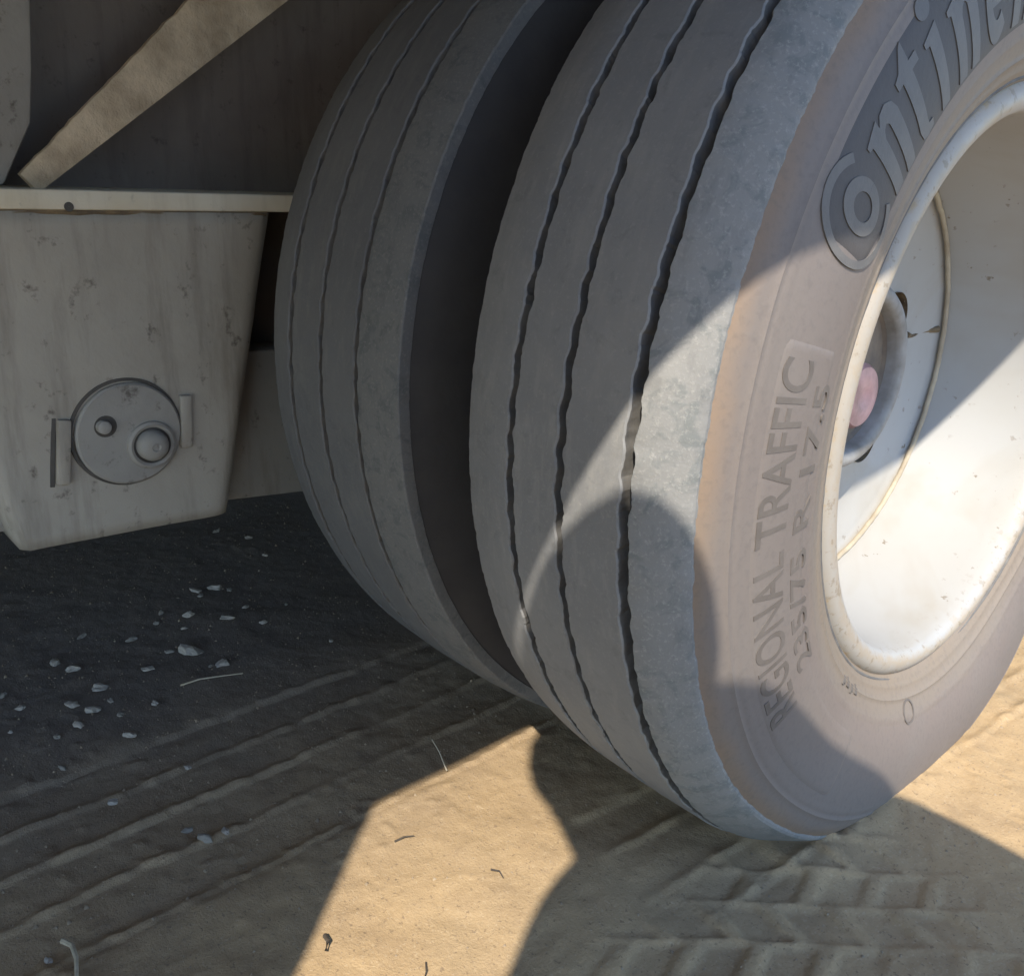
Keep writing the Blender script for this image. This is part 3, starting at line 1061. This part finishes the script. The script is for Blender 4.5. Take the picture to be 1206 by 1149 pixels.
for k, (x, y, r) in enumerate(STONES):
    o = link('stone', variants[k % 6][0 if (r > .0060 or k in SPECIAL) else (k % 2)], None)
    o.location = (x, y, gz(x, y) + r * random.uniform(-.05, .22))
    o.rotation_euler = (random.uniform(-.3, .3), random.uniform(-.3, .3), random.uniform(0, 6.28))
    o.scale = (r * random.uniform(.8, 1.25), r * random.uniform(.75, 1.1), r * random.uniform(.7, 1.05))
    tag(o, SPECIAL.get(k, 'small dull pebble lying on the ribbed tyre prints at lower left' if x > -.32 else 'small grey pebble scattered on the dark dirt under the hanger'), 'stone', 'stones scattered on the dirt under the hanger')


def straw(name, pts, r, mat, label, cat):
    P = [Vector((x, y, gz(x, y) + dz)) for x, y, dz in pts]
    base = P[0].copy()
    o = tube(name, [p - base for p in P], [r * f for f in np.linspace(1.0, .55, len(P))], mat, None, 7)
    o.location = base
    return tag(o, label, cat)


straw('straw', [(-.171, -.648, .006), (-.160, -.645, .007), (-.148, -.646, .006), (-.135, -.650, .004), (-.124, -.658, .003)], .0019, M_straw,
      'pale bent straw on the dirt at the bottom left corner', 'straw')
straw('straw', [(-.421, -.463, .004), (-.417, -.445, .005), (-.412, -.428, .005), (-.406, -.404, .003)], .0010, M_straw,
      'thin straight pale straw lying under the hanger by the tread prints', 'straw')
straw('grass_wisp', [(-.151, -.338, .002), (-.158, -.336, .007), (-.168, -.333, .012), (-.182, -.331, .016)], .0008, M_straw,
      'fine dry grass wisp at the upper edge of the sunlit patch', 'grass')
straw('twig', [(-.107, -.424, .002), (-.1055, -.416, .003), (-.102, -.409, .002)], .0008, M_twig,
      'short dark twig in the upper left of the sunlit patch', 'twig')
straw('twig', [(-.063, -.512, .003), (-.056, -.514, .006), (-.052, -.518, .003)], .0018, M_twig,
      'dark crumb of bark on the left edge of the sunlit patch', 'twig')
straw('twig', [(-.036, -.386, .0015), (-.030, -.383, .003), (-.024, -.384, .0015)], .0008, M_twig,
      'short dark twig in the middle right of the sunlit patch', 'twig')
straw('twig', [(-.002, -.472, .001), (.005, -.477, .003), (.010, -.484, .001)], .0007, M_twig,
      'thin dark twig low in the sunlit patch', 'twig')

# loose grit: too fine to count
pts = []
for k in range(11000):
    if k < 6500:
        x = random.uniform(-.95, -.15)
        y = random.uniform(-.72, -.12)
    else:
        x = random.uniform(-.3, .42)
        y = random.uniform(-.70, .55)
        if -.11 < x < .13 and -.2 < y < .2:
            continue
    if random.random() < .35:
        x += random.gauss(0, .02)
    pts.append((x, y, min(.0034, .0005 + random.expovariate(1 / .00045))))
P = np.array(pts)
hz = ground_height(P[:, 0:1], P[:, 1:2])[:, 0]
base = np.array([(1, 0, -.5), (-.5, .87, -.5), (-.5, -.87, -.5), (.1, .1, .9), (.5, .5, .3)])
tf = np.array([(0, 1, 4), (1, 3, 4), (3, 0, 4), (1, 2, 3), (2, 0, 3)])
VV, FF = [], []
for k, (x, y, r) in enumerate(pts):
    a = random.uniform(0, 6.28)
    c_, s_ = math.cos(a), math.sin(a)
    b = base * np.array([1, random.uniform(.6, 1), random.uniform(.5, .9)]) * r
    VV.append(np.stack([b[:, 0] * c_ - b[:, 1] * s_ + x, b[:, 0] * s_ + b[:, 1] * c_ + y, b[:, 2] + hz[k] + r * .1], -1))
    FF.append(tf + k * 5)
grit = link('grit', mesh_np('grit', np.vstack(VV), np.vstack(FF), False), mk_simple('grit_dust', (0.24, 0.185, 0.125), (0.33, 0.26, 0.18), 60, 0.95))
tag(grit, 'fine loose grit sprinkled over the dirt', 'grit', kind='stuff')

# ------------------------------------------------------------------ the photographer, crouching beside the trailer (out of frame, throws the rounded shadow)
M_skin = mk_simple('skin', (0.42, 0.26, 0.18), (0.46, 0.29, 0.20), 20, 0.55)
M_shirt = mk_simple('grey_work_shirt', (0.20, 0.21, 0.23), (0.24, 0.25, 0.27), 40, 0.9)
M_trouser = mk_simple('dark_work_trousers', (0.06, 0.065, 0.08), (0.08, 0.085, 0.10), 40, 0.9)
M_hair = mk_simple('dark_hair', (0.025, 0.02, 0.016), (0.04, 0.03, 0.024), 120, 0.6)
M_boot = mk_simple('brown_boot_leather', (0.10, 0.07, 0.045), (0.13, 0.09, 0.06), 60, 0.6)


def skin(name, J, E, mat, parent, root, sub=2, grow=0.0):
    names = list(J)
    ix = {k: i for i, k in enumerate(names)}
    me = bpy.data.meshes.new(name)
    me.from_pydata([J[k][0] for k in names], [(ix[a], ix[b]) for a, b in E], [])
    o = link(name, me, mat, parent)
    m = o.modifiers.new('skin', 'SKIN')
    for i, k in enumerate(names):
        r = J[k][1]
        r = r if isinstance(r, tuple) else (r, r)
        me.skin_vertices[0].data[i].radius = (r[0] + grow, r[1] + grow)
        me.skin_vertices[0].data[i].use_root = (k == root)
    m.use_smooth_shade = True
    m = o.modifiers.new('round', 'SUBSURF')
    m.levels = sub
    m.render_levels = sub
    return o


HB = Vector((.700, -.790, 0.0))          # the ground point below the body


def rel(x, y, z):
    return (x - HB.x, y - HB.y, z)


JT = {'pelvis': (rel(.92, -.79, .31), (.105, .095)), 'waist': (rel(.84, -.79, .44), (.125, .10)), 'chest': (rel(.69, -.79, .63), (.145, .11)),
      'upper': (rel(.60, -.81, .715), (.12, .085)), 'neck': (rel(.520, -.862, .770), .060), 'skull_base': (rel(.474, -.850, .808), .058),
      'skull': (rel(.420, -.849, .856), (.058, .058)), 'crown': (rel(.413, -.849, .886), (.048, .048))}
ET = [('pelvis', 'waist'), ('waist', 'chest'), ('chest', 'upper'), ('upper', 'neck'), ('neck', 'skull_base'), ('skull_base', 'skull'), ('skull', 'crown')]
ARM = {'trap_l': (rel(.485, -.765, .735), .050), 'trap_r': (rel(.468, -.880, .745), .050)}
for sgn, sh, el, ha in ((1, (.555, -.630, .700), (.572, -.462, .50), (.425, -.690, .475)), (-1, (.510, -.930, .745), (.60, -1.10, .50), (.432, -.825, .470))):
    t = 'l' if sgn > 0 else 'r'
    ARM['shoulder_' + t] = (rel(*sh), .058)
    e, h = Vector(el), Vector(ha)
    ARM['upper_arm_' + t] = (rel(*((Vector(sh) + e) / 2)), .050)
    ARM['elbow_' + t] = (rel(*e), .041)
    ARM['forearm_' + t] = (rel(*(e * .6 + h * .4)), .038)
    ARM['wrist_' + t] = (rel(*h), .026)
EA = []
for t in 'lr':
    EA += ([('upper', 'trap_l'), ('trap_l', 'shoulder_l')] if t == 'l' else [('upper', 'trap_r'), ('trap_r', 'shoulder_r')]) + [ ('shoulder_' + t, 'upper_arm_' + t), ('upper_arm_' + t, 'elbow_' + t), ('elbow_' + t, 'forearm_' + t), ('forearm_' + t, 'wrist_' + t)]
LEG = {}
EL = []
for t, s_ in (('l', 1), ('r', -1)):
    LEG['hip_' + t] = (rel(.91, -.79 + s_ * .10, .30), .095)
    LEG['thigh_' + t] = (rel(.76, -.79 + s_ * .15, .385), .080)
    LEG['knee_' + t] = (rel(.58, -.79 + s_ * .20, .450), .060)
    LEG['calf_' + t] = (rel(.665, -.79 + s_ * .185, .28), .056)
    LEG['ankle_' + t] = (rel(.745, -.79 + s_ * .17, .095), .040)
    LEG['heel_' + t] = (rel(.765, -.79 + s_ * .17, .050), (.042, .042))
    LEG['ball_' + t] = (rel(.62, -.79 + s_ * .18, .036), (.045, .034))
    LEG['toe_' + t] = (rel(.545, -.79 + s_ * .185, .030), (.036, .024))
    EL += [('pelvis', 'hip_' + t), ('hip_' + t, 'thigh_' + t), ('thigh_' + t, 'knee_' + t), ('knee_' + t, 'calf_' + t), ('calf_' + t, 'ankle_' + t),
           ('ankle_' + t, 'heel_' + t), ('ankle_' + t, 'ball_' + t), ('ball_' + t, 'toe_' + t)]
# hands: palm and five fingers closing on the phone edges
HAND = {}
EH_ = []
for t, s_, w in (('l', 1, Vector((.425, -.690, .475))), ('r', -1, Vector((.432, -.825, .470)))):
    pal = w + Vector((-.030, -s_ * .010, .002))
    HAND['palm_' + t] = (rel(*pal), (.030, .018))
    EH_.append(('wrist_' + t, 'palm_' + t))
    for q, (dz, ln) in enumerate(((.030, .026), (.011, .029), (-.009, .027), (-.028, .022))):
        a = pal + Vector((-.016, s_ * .002, dz))
        b = a + Vector((-.010, -s_ * ln * .55, 0))
        c2 = b + Vector((.012, -s_ * ln * .45, 0))
        for nm, p, r in (('a', a, .0095), ('b', b, .0085), ('c', c2, .0075)):
            HAND['f%d%s_%s' % (q, nm, t)] = (rel(*p), r)
        EH_ += [('palm_' + t, 'f%da_%s' % (q, t)), ('f%da_%s' % (q, t), 'f%db_%s' % (q, t)), ('f%db_%s' % (q, t), 'f%dc_%s' % (q, t))]
    ta = pal + Vector((.020, -s_ * .012, .026))
    tb = ta + Vector((.004, -s_ * .026, .010))
    HAND['tha_' + t] = (rel(*ta), .0105)
    HAND['thb_' + t] = (rel(*tb), .0085)
    EH_ += [('palm_' + t, 'tha_' + t), ('tha_' + t, 'thb_' + t)]
COVER = ('pelvis', 'waist', 'chest', 'upper', 'trap', 'shoulder', 'elbow', 'forearm', 'hip', 'thigh', 'knee', 'calf', 'ankle', 'heel', 'ball', 'toe')


def under(d):
    return {k: ((v[0], tuple(q * .66 for q in (v[1] if isinstance(v[1], tuple) else (v[1],) * 2))) if k.split('_')[0] in COVER else v) for k, v in d.items()}


person = skin('person', {**under(JT), **under(ARM), **under(LEG), **HAND}, ET + EA + EL + EH_, M_skin, None, 'pelvis')
person.location = HB
tag(person, 'crouching person in grey shirt and dark trousers holding a phone toward the wheels', 'person')
TS = {k: v for k, v in JT.items() if k in ('pelvis', 'waist', 'chest', 'upper')}
TS['collar'] = (rel(.545, -.842, .754), .050)
AS = {k: v for k, v in ARM.items() if not k.startswith('wrist')}
skin('shirt', {**TS, **AS}, [e for e in ET + EA if e[0] in {**TS, **AS} and e[1] in {**TS, **AS}] + [('upper', 'collar')], M_shirt, person, 'pelvis', 2, .010)
LS = {k: v for k, v in LEG.items() if k.split('_')[0] in ('hip', 'thigh', 'knee', 'calf', 'ankle')}
LS['pelvis'] = (rel(.935, -.79, .315), (.120, .110))
LS['belt'] = (rel(.87, -.79, .40), (.118, .098))
EL.append(('pelvis', 'belt'))
skin('trousers', LS, [e for e in EL if e[0] in LS and e[1] in LS], M_trouser, person, 'pelvis', 2, .012)
for t in 'lr':
    BS = {k: v for k, v in LEG.items() if k in ('ankle_' + t, 'heel_' + t, 'ball_' + t, 'toe_' + t)}
    skin('boot', BS, [e for e in EL if e[0] in BS and e[1] in BS], M_boot, person, 'ankle_' + t, 2, .010)
bm = bmesh.new()
bmesh.ops.create_icosphere(bm, subdivisions=4, radius=1.0)
for v in bm.verts:
    d = v.co.normalized()
    r = .0645 + .0012 * mnoise.noise(d * 9) + .0005 * mnoise.noise(d * 40)
    if d.dot(Vector((-.75, 0, -.65))) > .62:
        r *= .84                                  # open towards the face
    v.co = Vector((d.x * r * 1.06, d.y * r, d.z * r)) + Vector(rel(.428, -.849, .870))
link('hair', bm_mesh('hair', bm), M_hair, person)
# face: nose, ears, eyes turned down towards the phone
skin('nose', {'a': (rel(.366, -.849, .852), .008), 'b': (rel(.352, -.849, .834), .010)}, [('a', 'b')], M_skin, person, 'a', 1)
for s_ in (1, -1):
    skin('ear', {'a': (rel(.430, -.849 + s_ * .060, .845), (.007, .014)), 'b': (rel(.436, -.849 + s_ * .064, .860), (.006, .013))}, [('a', 'b')], M_skin, person, 'a', 1)
    skin('eye', {'a': (rel(.366, -.849 + s_ * .022, .864), .008), 'b': (rel(.361, -.849 + s_ * .022, .862), .006)}, [('a', 'b')], M_hair, person, 'a', 1)
skin('mouth', {'a': (rel(.386, -.865, .812), .005), 'b': (rel(.382, -.849, .811), .006), 'c': (rel(.386, -.833, .812), .005)}, [('a', 'b'), ('b', 'c')], mk_simple('lips', (.33, .14, .11), (.36, .16, .12), 50, .5), person, 'b', 1)

# the phone: its lens is the viewpoint, the body just behind it
phone = empty('phone', CAM - FWD * .016)
phone.rotation_euler = M3.to_euler()
bm = bmesh.new()
bmesh.ops.create_cube(bm, size=1.0)
for v in bm.verts:
    v.co = Vector((v.co.x * .150 + .045, v.co.y * .072 - .018, v.co.z * .008))
link('phone_body', bm_mesh('phone_body', bm, .003), M_dark, phone)
V, F = lathe([(0, .0001), (0, .006), (-.001, .007), (-.003, .0072)], 24)
V = V[:, [1, 2, 0]] * np.array([1, 1, -1]) + np.array([0, 0, -.0035])
link('phone_lens', mesh_np('phone_lens', V, F), M_hub, phone)
tag(phone, 'dark phone held in both hands of the crouching person', 'phone')
